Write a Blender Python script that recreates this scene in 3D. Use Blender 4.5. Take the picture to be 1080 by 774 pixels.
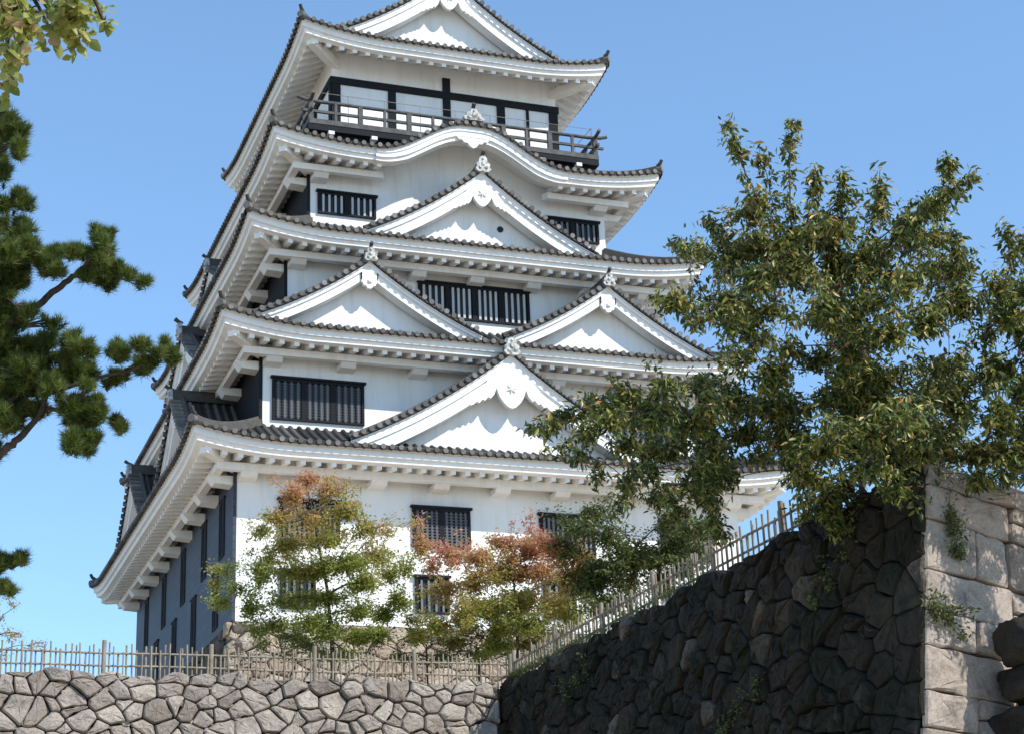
import bpy, bmesh, math, random
import numpy as np
from mathutils import Vector, Matrix
random.seed(7); RNG = np.random.default_rng(11)
R = math.radians
for o in list(bpy.data.objects): bpy.data.objects.remove(o)
scene = bpy.context.scene
col = scene.collection
# ------------------------------------------------------------------ camera
F_PX, PITCH, YAW, ROLL = 1926.49, 0.345, 0.361, -0.04
CAM = np.array([-20.255, -65.086, 1.6])
_cp, _sp, _cy, _sy = math.cos(PITCH), math.sin(PITCH), math.cos(YAW), math.sin(YAW)
FW = np.array([_sy*_cp, _cy*_cp, _sp]); _rt = np.array([_cy, -_sy, 0.0]); _up = np.cross(_rt, FW)
RT = math.cos(ROLL)*_rt + math.sin(ROLL)*_up; UP = -math.sin(ROLL)*_rt + math.cos(ROLL)*_up
cd = bpy.data.cameras.new('camera'); cam = bpy.data.objects.new('camera', cd); col.objects.link(cam)
M3 = Matrix((RT, UP, -FW)).transposed()
cam.matrix_world = Matrix.Translation(CAM) @ M3.to_4x4()
cd.sensor_width = 36; cd.lens = F_PX/1080*36; cd.clip_start = .1; cd.clip_end = 4000
scene.camera = cam
def at(x, y, D):
    """world point seen at picture position x, y at distance D along the view axis"""
    return CAM + (FW + RT*(x-540)/F_PX + UP*(387-y)/F_PX)*D
# ------------------------------------------------------------------ light
SUNV = Vector((.75, -1.0, 1.10)).normalized()       # towards the sun
w = bpy.data.worlds.new('World'); scene.world = w; w.use_nodes = True
nt = w.node_tree; nt.nodes.clear()
sky = nt.nodes.new('ShaderNodeTexSky'); sky.sky_type = 'NISHITA'; sky.sun_disc = False
sky.sun_elevation = math.asin(SUNV.z); sky.sun_rotation = math.atan2(SUNV.x, SUNV.y)
sky.altitude = 0; sky.air_density = .9; sky.dust_density = 0; sky.ozone_density = 3.0
bg = nt.nodes.new('ShaderNodeBackground'); bg.inputs['Strength'].default_value = .15
wo = nt.nodes.new('ShaderNodeOutputWorld')
gm = nt.nodes.new('ShaderNodeGamma'); gm.inputs[1].default_value = .72; nt.links.new(sky.outputs[0], gm.inputs[0])
tint = nt.nodes.new('ShaderNodeMix'); tint.data_type = 'RGBA'; tint.blend_type = 'MULTIPLY'; tint.inputs['Factor'].default_value = 1; tint.clamp_result = False
tint.inputs['B'].default_value = (1.1, 1.4, 1.62, 1); nt.links.new(gm.outputs[0], tint.inputs['A']); nt.links.new(tint.outputs['Result'], bg.inputs[0]); nt.links.new(bg.outputs[0], wo.inputs[0])
sd = bpy.data.lights.new('sun', 'SUN'); sd.energy = 3.3; sd.angle = R(.5); sd.color = (1, .955, .88)
sun = bpy.data.objects.new('sun', sd); col.objects.link(sun)
sun.rotation_euler = SUNV.to_track_quat('Z', 'Y').to_euler(); sun.location = (60, -90, 90)
scene.view_settings.view_transform = 'Standard'; scene.view_settings.look = 'None'
scene.view_settings.exposure = .62; scene.view_settings.gamma = 1
scene.render.engine = 'CYCLES'
scene.render.resolution_x = 1024; scene.render.resolution_y = 733
scene.cycles.max_bounces = 6; scene.cycles.transparent_max_bounces = 8
# ------------------------------------------------------------------ materials
def mat(name, base=(.5, .5, .5), rough=.8, build=None):
    m = bpy.data.materials.new(name); m.use_nodes = True; n = m.node_tree
    b = n.nodes['Principled BSDF']; b.inputs['Base Color'].default_value = (*base, 1); b.inputs['Roughness'].default_value = rough
    b.inputs['Specular IOR Level'].default_value = .3
    if build: build(n, b)
    return m
def N(n, t, **k):
    o = n.nodes.new(t)
    for a, v in k.items():
        if a in o.inputs: o.inputs[a].default_value = v
        else: setattr(o, a, v)
    return o
def noise(n, scale, detail=4, rough=.6, vec=None, stretch=None):
    tc = N(n, 'ShaderNodeTexCoord'); mp = N(n, 'ShaderNodeMapping')
    n.links.new(tc.outputs['Object'], mp.inputs[0])
    if stretch: mp.inputs['Scale'].default_value = stretch
    t = N(n, 'ShaderNodeTexNoise'); t.inputs['Scale'].default_value = scale; t.inputs['Detail'].default_value = detail; t.inputs['Roughness'].default_value = rough
    n.links.new(mp.outputs[0], t.inputs['Vector']); return t.outputs['Fac']
def ramp(n, fac, stops):
    r = N(n, 'ShaderNodeValToRGB'); e = r.color_ramp.elements
    while len(e) < len(stops): e.new(.5)
    for k, (p, c) in enumerate(stops): e[k].position = p; e[k].color = (*c, 1)
    n.links.new(fac, r.inputs[0]); return r.outputs[0]
def mul(n, a, b, fac=1.0, mode='MULTIPLY'):
    m = N(n, 'ShaderNodeMix', data_type='RGBA', blend_type=mode); m.inputs['Factor'].default_value = fac
    n.links.new(a, m.inputs['A']); n.links.new(b, m.inputs['B']); return m.outputs['Result']
def bump(n, b, fac, strength=.5, dist=.02):
    u = N(n, 'ShaderNodeBump'); u.inputs['Strength'].default_value = strength; u.inputs['Distance'].default_value = dist
    n.links.new(fac, u.inputs['Height']); n.links.new(u.outputs[0], b.inputs['Normal'])
def m_plaster(n, b):
    a = ramp(n, noise(n, .55, 5, .6, stretch=(1, 1, .45)), [(.3, (.8, .79, .77)), (.62, (.87, .865, .85))])
    s = ramp(n, noise(n, 3.0, 4, .7, stretch=(1, 1, .12)), [(.34, (.82, .81, .79)), (.5, (1, 1, 1))])
    n.links.new(mul(n, a, s, .5), b.inputs['Base Color']); bump(n, b, noise(n, 9, 5), .12, .01)
def m_tile(n, b):
    at_ = N(n, 'ShaderNodeAttribute', attribute_name='rnd')
    a = ramp(n, at_.outputs['Fac'], [(0, (.03, .029, .029)), (.5, (.12, .112, .105)), (1, (.26, .245, .23))])
    s = ramp(n, noise(n, 5, 5, .7), [(.3, (.6, .6, .6)), (.65, (1.1, 1.08, 1.04))])
    n.links.new(mul(n, a, s, .8), b.inputs['Base Color']); b.inputs['Roughness'].default_value = .8; b.inputs['Specular IOR Level'].default_value = .15; bump(n, b, noise(n, 20, 3), .2, .01)
def m_wood(n, b):
    n.links.new(ramp(n, noise(n, 3, 4, .7, stretch=(1, 1, 6)), [(.3, (.008, .009, .012)), (.7, (.016, .017, .021))]), b.inputs['Base Color'])
def m_rail(n, b):
    n.links.new(ramp(n, noise(n, 4, 4, .7), [(.3, (.045, .043, .042)), (.7, (.12, .115, .11))]), b.inputs['Base Color'])
def m_clad(n, b):
    tc = N(n, 'ShaderNodeTexCoord'); br = N(n, 'ShaderNodeTexBrick'); mp = N(n, 'ShaderNodeMapping'); mp.inputs['Rotation'].default_value = (0, R(90), R(0))
    sep = N(n, 'ShaderNodeSeparateXYZ'); cb = N(n, 'ShaderNodeCombineXYZ')
    n.links.new(tc.outputs['Object'], sep.inputs[0]); n.links.new(sep.outputs['Y'], cb.inputs['X']); n.links.new(sep.outputs['Z'], cb.inputs['Y'])
    n.links.new(cb.outputs[0], br.inputs['Vector'])
    br.inputs['Scale'].default_value = 1; br.inputs['Brick Width'].default_value = .9; br.inputs['Row Height'].default_value = .28; br.inputs['Mortar Size'].default_value = .012
    br.inputs['Color1'].default_value = (.04, .047, .068, 1); br.inputs['Color2'].default_value = (.055, .063, .09, 1); br.inputs['Mortar'].default_value = (.02, .02, .025, 1)
    s = ramp(n, noise(n, 1.5, 5, .7), [(.3, (.75, .75, .75)), (.7, (1.1, 1.1, 1.1))])
    n.links.new(mul(n, br.outputs['Color'], s, .8), b.inputs['Base Color']); b.inputs['Roughness'].default_value = .6
def stone_builder(c0, c1, c2, lichen=(.42, .4, .36), shade_moss=None, shade_moss_amt=.5, bs=.8, bd=.045):
    def f(n, b):
        at_ = N(n, 'ShaderNodeAttribute', attribute_name='rnd')
        a = ramp(n, at_.outputs['Fac'], [(0, c0), (.5, c1), (1, c2)])
        s = ramp(n, noise(n, 2.0, 9, .76), [(.34, (.4, .39, .37)), (.47, (.9, .88, .85)), (.66, (1.22, 1.19, 1.14))])
        sp = ramp(n, noise(n, 26, 3, .6), [(.38, (.6, .6, .6)), (.5, (1, 1, 1)), (.66, (1.2, 1.2, 1.2))])
        c = mul(n, mul(n, a, s, .85), sp, .55)
        if shade_moss:
            mf = ramp(n, noise(n, .8, 8, .7), [(shade_moss_amt-.08, (0, 0, 0)), (shade_moss_amt+.08, (1, 1, 1))])
            mx = N(n, 'ShaderNodeMix', data_type='RGBA'); n.links.new(mf, mx.inputs['Factor']); n.links.new(c, mx.inputs['A']); mx.inputs['B'].default_value = (*shade_moss, 1)
            c = mx.outputs['Result']
        n.links.new(c, b.inputs['Base Color']); b.inputs['Roughness'].default_value = .92
        bump(n, b, noise(n, 6, 10, .78), bs, bd)
    return f
def leaf_builder(stops, trans=.35):
    def f(n, b):
        at_ = N(n, 'ShaderNodeAttribute', attribute_name='rnd')
        c = ramp(n, at_.outputs['Fac'], stops)
        n.links.new(c, b.inputs['Base Color']); b.inputs['Roughness'].default_value = .42; b.inputs['Specular IOR Level'].default_value = .5
        tr = N(n, 'ShaderNodeBsdfTranslucent'); n.links.new(c, tr.inputs['Color'])
        mx = N(n, 'ShaderNodeMixShader'); mx.inputs[0].default_value = trans
        n.links.new(b.outputs[0], mx.inputs[1]); n.links.new(tr.outputs[0], mx.inputs[2])
        n.links.new(mx.outputs[0], n.nodes['Material Output'].inputs['Surface'])
    return f
def m_bark(n, b):
    n.links.new(ramp(n, noise(n, 6, 6, .7, stretch=(1, 1, .35)), [(.3, (.03, .024, .019)), (.7, (.12, .095, .075))]), b.inputs['Base Color']); bump(n, b, noise(n, 12, 5), .8, .03)
MP = mat('white_plaster', build=m_plaster, rough=.9)
MT = mat('roof_tile', build=m_tile)
MW = mat('black_timber', build=m_wood, rough=.85)
MR = mat('weathered_rail', build=m_rail, rough=.7)
MC = mat('dark_cladding', build=m_clad)
MBAR = mat('window_bar', (.16, .165, .175), .6)
MVOID = mat('dark_opening', (.012, .014, .02), .4)
MORN = mat('plastered_ridge_ornament', build=lambda n, b: n.links.new(ramp(n, noise(n, 7, 4), [(.35, (.16, .155, .15)), (.6, (.6, .59, .56))]), b.inputs['Base Color']))
MSTB = mat('sandy_stone', build=stone_builder((.34, .26, .2), (.44, .36, .28), (.4, .36, .31)))
MSTS = mat('shade_dark_base_stone', build=stone_builder((.07, .06, .055), (.1, .085, .075), (.14, .12, .1)))  # darker copy of the base stone, left side's shade put into its colour
MSTF = mat('grey_granite', build=stone_builder((.25, .21, .175), (.36, .315, .27), (.45, .395, .335)))
MSTD = mat('shade_dark_mossy_granite', build=stone_builder((.032, .024, .016), (.055, .042, .03), (.22, .18, .14), shade_moss=(.016, .015, .007), shade_moss_amt=.5))  # mossy stone tones made very dark to carry the wall's shade
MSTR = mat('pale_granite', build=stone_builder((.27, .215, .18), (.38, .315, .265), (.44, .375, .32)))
MGAP = mat('wall_core_earth', (.05, .042, .034), 1)
MFEN = mat('weathered_fence_pole', build=lambda n, b: n.links.new(ramp(n, noise(n, 3, 4, .7), [(.3, (.17, .135, .095)), (.7, (.38, .32, .24))]), b.inputs['Base Color']))
MEARTH = mat('sandy_earth', build=lambda n, b: (n.links.new(ramp(n, noise(n, .6, 8, .7), [(.3, (.38, .29, .19)), (.7, (.55, .43, .3))]), b.inputs['Base Color']), bump(n, b, noise(n, 4, 6), .6, .05)))
MGRND = mat('gravel_ground', build=lambda n, b: n.links.new(ramp(n, noise(n, .3, 8, .7), [(.3, (.36, .3, .22)), (.7, (.5, .42, .31))]), b.inputs['Base Color']))
MBARK = mat('bark', build=m_bark, rough=.95)
MLBIG = mat('autumn_green_leaf', build=leaf_builder([(0, (.014, .026, .008)), (.38, (.085, .12, .024)), (.6, (.27, .285, .055)), (.8, (.5, .36, .11)), (.92, (.55, .24, .08)), (1, (.55, .14, .05))], .27))
MLRED = mat('turning_leaf', build=leaf_builder([(0, (.26, .31, .06)), (.35, (.42, .42, .09)), (.55, (.58, .42, .15)), (.75, (.68, .37, .22)), (1, (.68, .27, .2))], .55))
MLGRN = mat('green_leaf', build=leaf_builder([(0, (.05, .08, .02)), (.6, (.13, .165, .045)), (1, (.25, .23, .08))], .4))
MLYEL = mat('yellow_green_leaf', build=leaf_builder([(0, (.17, .22, .04)), (.5, (.38, .4, .1)), (.85, (.55, .52, .2)), (1, (.6, .34, .2))], .55))
MPINE = mat('pine_needle', build=leaf_builder([(0, (.02, .045, .012)), (.5, (.11, .155, .03)), (.85, (.27, .31, .07)), (1, (.34, .26, .12))], .5))
MROOT = mat('dark_weathered_rock', build=stone_builder((.05, .042, .034), (.07, .058, .047), (.09, .075, .06), bs=1, bd=.12))
# ------------------------------------------------------------------ mesh helpers
class MB:
    def __init__(s): s.v = []; s.f = []; s.r = []; s.cur = .5; s.sm = []
    def add(s, vs, fs, smooth=False, rnd=None):
        b = len(s.v); s.v.extend([tuple(map(float, p)) for p in vs]); s.f.extend([tuple(b+i for i in f) for f in fs])
        s.r.extend([s.cur if rnd is None else rnd]*len(vs)); s.sm.extend([smooth]*len(fs))
    def hexa(s, p, rnd=None):      # 8 points: 0-3 bottom ring, 4-7 top ring
        s.add(p, [(3,2,1,0), (4,5,6,7), (0,1,5,4), (1,2,6,5), (2,3,7,6), (3,0,4,7)], rnd=rnd)
    def box(s, x0, x1, y0, y1, z0, z1, T=None):
        p = [(x0,y0,z0), (x1,y0,z0), (x1,y1,z0), (x0,y1,z0), (x0,y0,z1), (x1,y0,z1), (x1,y1,z1), (x0,y1,z1)]
        if T: p = [T(*q) for q in p]
        s.hexa(p)
    def tube(s, pts, rad, n=8, cap=True, smooth=True, rnd=None):
        pts = [Vector(p) for p in pts]; k = len(pts)
        if not isinstance(rad, (list, tuple)): rad = [rad]*k
        vs = []; ref = None
        for i, p in enumerate(pts):
            d = (pts[min(i+1, k-1)]-pts[max(i-1, 0)])
            if d.length < 1e-9: d = Vector((0, 0, 1))
            d.normalize()
            if ref is None: ref = d.cross(Vector((0, 0, 1)));  ref = ref if ref.length > .05 else Vector((1, 0, 0))
            a = ref-d*ref.dot(d); a.normalize(); b = d.cross(a); ref = a
            for j in range(n):
                t = 2*math.pi*j/n; vs.append(p+a*math.cos(t)*rad[i]+b*math.sin(t)*rad[i])
        fs = [(i*n+j, i*n+(j+1) % n, (i+1)*n+(j+1) % n, (i+1)*n+j) for i in range(k-1) for j in range(n)]
        s.add(vs, fs, smooth, rnd)
        if cap:
            s.add(vs[:n], [tuple(range(n))[::-1]], rnd=rnd); s.add(vs[-n:], [tuple(range(n))], rnd=rnd)
    def grid(s, rows, smooth=False, rnd=None):   # rows of equal-length point lists
        m = len(rows[0]); vs = [p for r_ in rows for p in r_]
        s.add(vs, [(i*m+j, i*m+j+1, (i+1)*m+j+1, (i+1)*m+j) for i in range(len(rows)-1) for j in range(m-1)], smooth, rnd)
    def build(s, name, m, parent=None, loc=None):
        me = bpy.data.meshes.new(name); v = s.v
        if loc is not None: v = [(a-loc[0], b-loc[1], c-loc[2]) for a, b, c in v]
        me.from_pydata(v, [], s.f); me.materials.append(m)
        at_ = me.attributes.new('rnd', 'FLOAT', 'POINT'); at_.data.foreach_set('value', s.r)
        me.polygons.foreach_set('use_smooth', s.sm); me.update()
        o = bpy.data.objects.new(name, me); col.objects.link(o)
        if parent is not None: o.parent = parent
        if loc is not None: o.location = loc
        return o
def tag(o, label=None, cat=None, group=None, kind=None):
    for k, v in (('label', label), ('category', cat), ('group', group), ('kind', kind)):
        if v: o[k] = v
    return o
def empty(name, loc=(0, 0, 0)):
    o = bpy.data.objects.new(name, None); col.objects.link(o); o.location = loc; return o
SIDES = {'front': (0, -1), 'right': (1, 0), 'back': (0, 1), 'left': (-1, 0)}
def side_T(side):                 # (along, outward, z) -> world
    nx, ny = SIDES[side]; tx, ty = -ny, nx
    return lambda s_, o_, z_: (tx*s_+nx*o_, ty*s_+ny*o_, z_)
# ------------------------------------------------------------------ ground
g = MB(); g.grid([[(-900, -900, 0), (900, -900, 0)], [(-900, 900, 0), (900, 900, 0)]]); tag(g.build('ground', MGRND), kind='structure')
ZT = 9.02
g = MB()
def hgt(x, y): return ZT + .06*math.sin(x*.7)*math.cos(y*.6)
xs = np.linspace(-5.3, 60, 60); ys = np.linspace(-42.9, 60, 80)
g.grid([[(x, (lambda b_: b_+(60-b_)*t)(-42.9+max(0, min(x+5.3, 13))*.325), ZT) for x in xs] for t in np.linspace(0, 1, 80)], True)
xs = np.linspace(-70, -5.3, 60); ys = np.linspace(-24.9, 60, 70)
g.grid([[(x, y, hgt(x, y)) for x in xs] for y in ys], True)
tag(g.build('terrace_ground', MEARTH), kind='structure')
# ------------------------------------------------------------------ castle dimensions
EX = [10.578, 9.585, 8.533, 7.46, 6.127]; EY = [11.295, 10.419, 9.44, 8.375, 7.085]
WX = [8.902, 7.909, 6.857, 5.784, 4.55]; WY = [9.619, 8.743, 7.764, 6.70, 5.41]
EZ = [19.10, 23.38, 27.40, 31.33, 36.55]; RUN = [2.72, 2.78, 2.78, 3.0, 2.3]; RISE = [1.42, 1.46, 1.46, 1.5, .9]; SR = [.0, .08, .08, .12, .5]
LIFT = .42; OV = 1.676
castle = empty('castle_keep', (0, 0, 13.7))
castle.location = (0, 0, 0)
tag(castle, 'white plastered five storey Japanese castle keep with grey tiled gabled roofs', 'castle')
def lift(c, d, run): return LIFT*max(0, 1-c/3.4)**2*max(0, 1-d/run)**1.3
def kbump(s_):                     # undulating karahafu gable of the fourth roof
    a = abs(s_)
    if a >= 3.7: return 0
    t = max(0, (a-.35)/3.35)
    return 1.36*(.5+.5*math.cos(math.pi*min(1, t**.92)))
def roofz(i, side, s_, d):
    half = (EX if side in ('front', 'back') else EY)[i]
    t = d/RUN[i]; z = EZ[i]+RISE[i]*(.68*t+.32*t*t)+lift(half-abs(s_), d, RUN[i])
    if i == 3 and side in ('front', 'back'): z = max(z, EZ[i]+kbump(s_)+.0)
    return z
def edgez(i, side, s_, d):         # underside reference for eaves
    half = (EX if side in ('front', 'back') else EY)[i]
    z = EZ[i]+lift(half-abs(s_), d, RUN[i])
    if i == 3 and side in ('front', 'back'): z += kbump(s_)
    return z
PITCH_T = .3
def build_roof(i):
    tiles = MB(); eav = MB(); raf = MB(); caps = MB()
    for side in SIDES:
        T = side_T(side); half, out = (EX[i], EY[i]) if side in ('front', 'back') else (EY[i], EX[i])
        run = RUN[i]
        # bed under the round tiles
        ns = 64; nd = 6; rows = []
        for b in range(nd+1):
            d = run*b/nd; row = []
            for a in range(ns+1):
                s_ = (-1+2*a/ns)*(half-d); row.append(T(s_, out-d, roofz(i, side, s_, d)+.01))
            rows.append(row)
        tiles.grid(rows, True, 0)
        tiles.grid([[T(s_, out+o2, edgez(i, side, s_, 0)+z2) for s_ in np.linspace(-half, half, 120)] for o2, z2 in ((0, .012), (.11, .05))], False, .0)
        # drooping front edge of the flat tiles
        tiles.grid([[T(s_, out+.11, edgez(i, side, s_, 0)+.05) for s_ in np.linspace(-half, half, 120)], [T(s_, out+.115, edgez(i, side, s_, 0)-.07) for s_ in np.linspace(-half, half, 120)]], False, .12)
        # rows of round tiles
        k = int(half/PITCH_T)
        for j in range(-k, k+1):
            s_ = j*PITCH_T; dm = min(run, half-abs(s_)-.05)
            if dm < .12: continue
            n = 5; ang = [0, 45, 90, 135, 180]; rr = .09; rowsT = []
            rv = random.random()
            for b in range(n+1):
                d = dm*b/n-.03*(b == 0); z = roofz(i, side, s_, max(0, d))
                rowsT.append([T(s_+rr*math.cos(R(a)), out-d, z+rr*math.sin(R(a))*1.15) for a in ang])
            tiles.grid(rowsT, True, rv*.6)
            zc = edgez(i, side, s_, 0)+.04; cp_ = [T(s_+.088*math.cos(t), out+.16, zc+.088*math.sin(t)) for t in np.linspace(0, 2*math.pi, 11)[:-1]]
            cb_ = [T(s_+.088*math.cos(t), out-.05, zc+.088*math.sin(t)) for t in np.linspace(0, 2*math.pi, 11)[:-1]]
            tiles.add(cp_+cb_, [tuple(range(10))]+[(q, q+10, (q+1) % 10+10, (q+1) % 10) for q in range(10)], rnd=min(1, .45+.42*random.random()))
        # white eave boards and soffit
        prof = [(.0, .0), (.0, -.03), (.03, -.05), (.05, -.27), (.14, -.29), (.16, -.43), (.38, -.47), (.4, -.44), (OV+.1, -.12+SR[i])]
        ns = 72; rows = []
        for (d, dz) in prof:
            rows.append([T(u*(half-d), out-d, edgez(i, side, u*(half-d), d)+dz) for u in np.linspace(-1, 1, ns+1)])
        eav.grid(rows, False)
        # rafters with square ends
        k = int((half-.5)/.5)
        for j in range(-k, k+1):
            s_ = j*.5+.0
            d0 = .34; d1 = min(OV+.05, half-abs(s_))
            if d1 < d0+.1: continue
            if i == 3 and side in ('front', 'back') and abs(s_) < 3.3: continue
            pts = []
            for (zt, zb) in ((0, 1),):
                for dd, lo, hi in ((d0, -.6, -.43), (d1, -.36+SR[i], -.12+SR[i])):
                    if dd == d1 and d1 < OV: f_ = (d1-d0)/(OV-d0); lo = -.6+f_*(.24+SR[i]); hi = -.43+f_*(.31+SR[i])
                    z = edgez(i, side, s_, dd)
                    pts.append((dd, z+lo, z+hi))
            (da, la, ha), (db, lb, hb) = pts; hw = .085
            raf.hexa([T(s_-hw, out-da, la), T(s_+hw, out-da, la), T(s_+hw, out-db, lb), T(s_-hw, out-db, lb), T(s_-hw, out-da, ha), T(s_+hw, out-da, ha), T(s_+hw, out-db, hb), T(s_-hw, out-db, hb)])
        # beam under the rafters and the bracket arms that carry it
        if True:
            if i == 4: continue
            segs = [(-1, 1)] if not (i == 3 and side in ('front', 'back')) else [(-1, -3.2/(half-.95)), (3.2/(half-.95), 1)]
            for a0, a1 in segs:
                b0, b1 = .95, 1.2; z0 = EZ[i]-.72; z1 = EZ[i]-.48
                raf.hexa([T(a0*(half-b0), out-b0, z0), T(a1*(half-b0), out-b0, z0), T(a1*(half-b1), out-b1, z0), T(a0*(half-b1), out-b1, z0),
                          T(a0*(half-b0), out-b0, z1), T(a1*(half-b0), out-b0, z1), T(a1*(half-b1), out-b1, z1), T(a0*(half-b1), out-b1, z1)])
            ah = .3 if side in ('left', 'right') else .2; wh = half-OV; k = int((wh-.4)/2.1); st = (wh-.35)/max(1, k)
            for j in range(-k, k+1):
                s_ = j*st
                if i == 3 and side in ('front', 'back') and abs(s_) < 3.0: continue
                hw = .3; zt = EZ[i]-.70; o0 = out-OV-.05; o1 = out-(.85 if side in ('left', 'right') else 1.0)
                raf.hexa([T(s_-hw, o0, zt-ah), T(s_+hw, o0, zt-ah), T(s_+hw*.9, o1-.2, zt-ah*.85), T(s_-hw*.9, o1-.2, zt-ah*.85),
                          T(s_-hw, o0, zt), T(s_+hw, o0, zt), T(s_+hw*.85, o1, zt), T(s_-hw*.85, o1, zt)])
    # hip beams with square heads under the corners
    for sx in (-1, 1):
        for sy in (-1, 1):
            c = Vector((sx*(EX[i]-.42), sy*(EY[i]-.42), 0)); dv = Vector((-sx, -sy, 0)).normalized(); pv = Vector((-dv.y, dv.x, 0))*.15
            e = c+dv*1.9; z0 = EZ[i]+LIFT*.8-.74; z1 = EZ[i]-.6
            raf.hexa([(c-pv)+Vector((0, 0, z0)), (c+pv)+Vector((0, 0, z0)), (e+pv)+Vector((0, 0, z1)), (e-pv)+Vector((0, 0, z1)),
                      (c-pv)+Vector((0, 0, z0+.38)), (c+pv)+Vector((0, 0, z0+.38)), (e+pv)+Vector((0, 0, z1+.38)), (e-pv)+Vector((0, 0, z1+.38))])
    ro = tiles.build('roof', MT, castle)
    eav.build('eaves_board', MP, ro); raf.build('rafters', MP, ro)
    # hip ridges
    for sx in (-1, 1):
        for sy in (-1, 1):
            h = MB(); P = []
            for b in range(9):
                d = (RUN[i]-.03)*b/8+.06
                z = EZ[i]+RISE[i]*(.68*(d/RUN[i])+.32*(d/RUN[i])**2)+lift(d, d, RUN[i])
                P.append(Vector((sx*(EX[i]-d), sy*(EY[i]-d), z)))
            dv = Vector((-sx, -sy, 0)).normalized(); pv = Vector((-dv.y, dv.x, 0))
            rows = [[p+pv*a+Vector((0, 0, b)) for (a, b) in ((-.15, -.02), (-.13, .2), (-.08, .21), (-.07, .28), (0, .33), (.07, .28), (.08, .21), (.13, .2), (.15, -.02))] for p in P]
            h.grid(rows, False, .4)
            h.add(rows[0], [tuple(range(9))], rnd=.7)
            tip = P[0]
            h.tube([tip-dv*.0+Vector((0, 0, .3)), tip-dv*.12+Vector((0, 0, .38)), tip-dv*.2+Vector((0, 0, .52))], [.075, .07, .065], 8, rnd=.2)   # upturned end tile
            h.tube([tip-dv*.02+Vector((0, 0, .12)), tip-dv*.2+Vector((0, 0, .14))], .14, 10, rnd=.7)
            h.tube([tip+dv*.0+Vector((0, 0, .02)), tip-dv*.12+Vector((0, 0, .0))], .1, 8, rnd=.5)
            h.build('hip_ridge', MT, ro)
    return ro
ROOFS = [build_roof(i) for i in range(5)]
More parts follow.
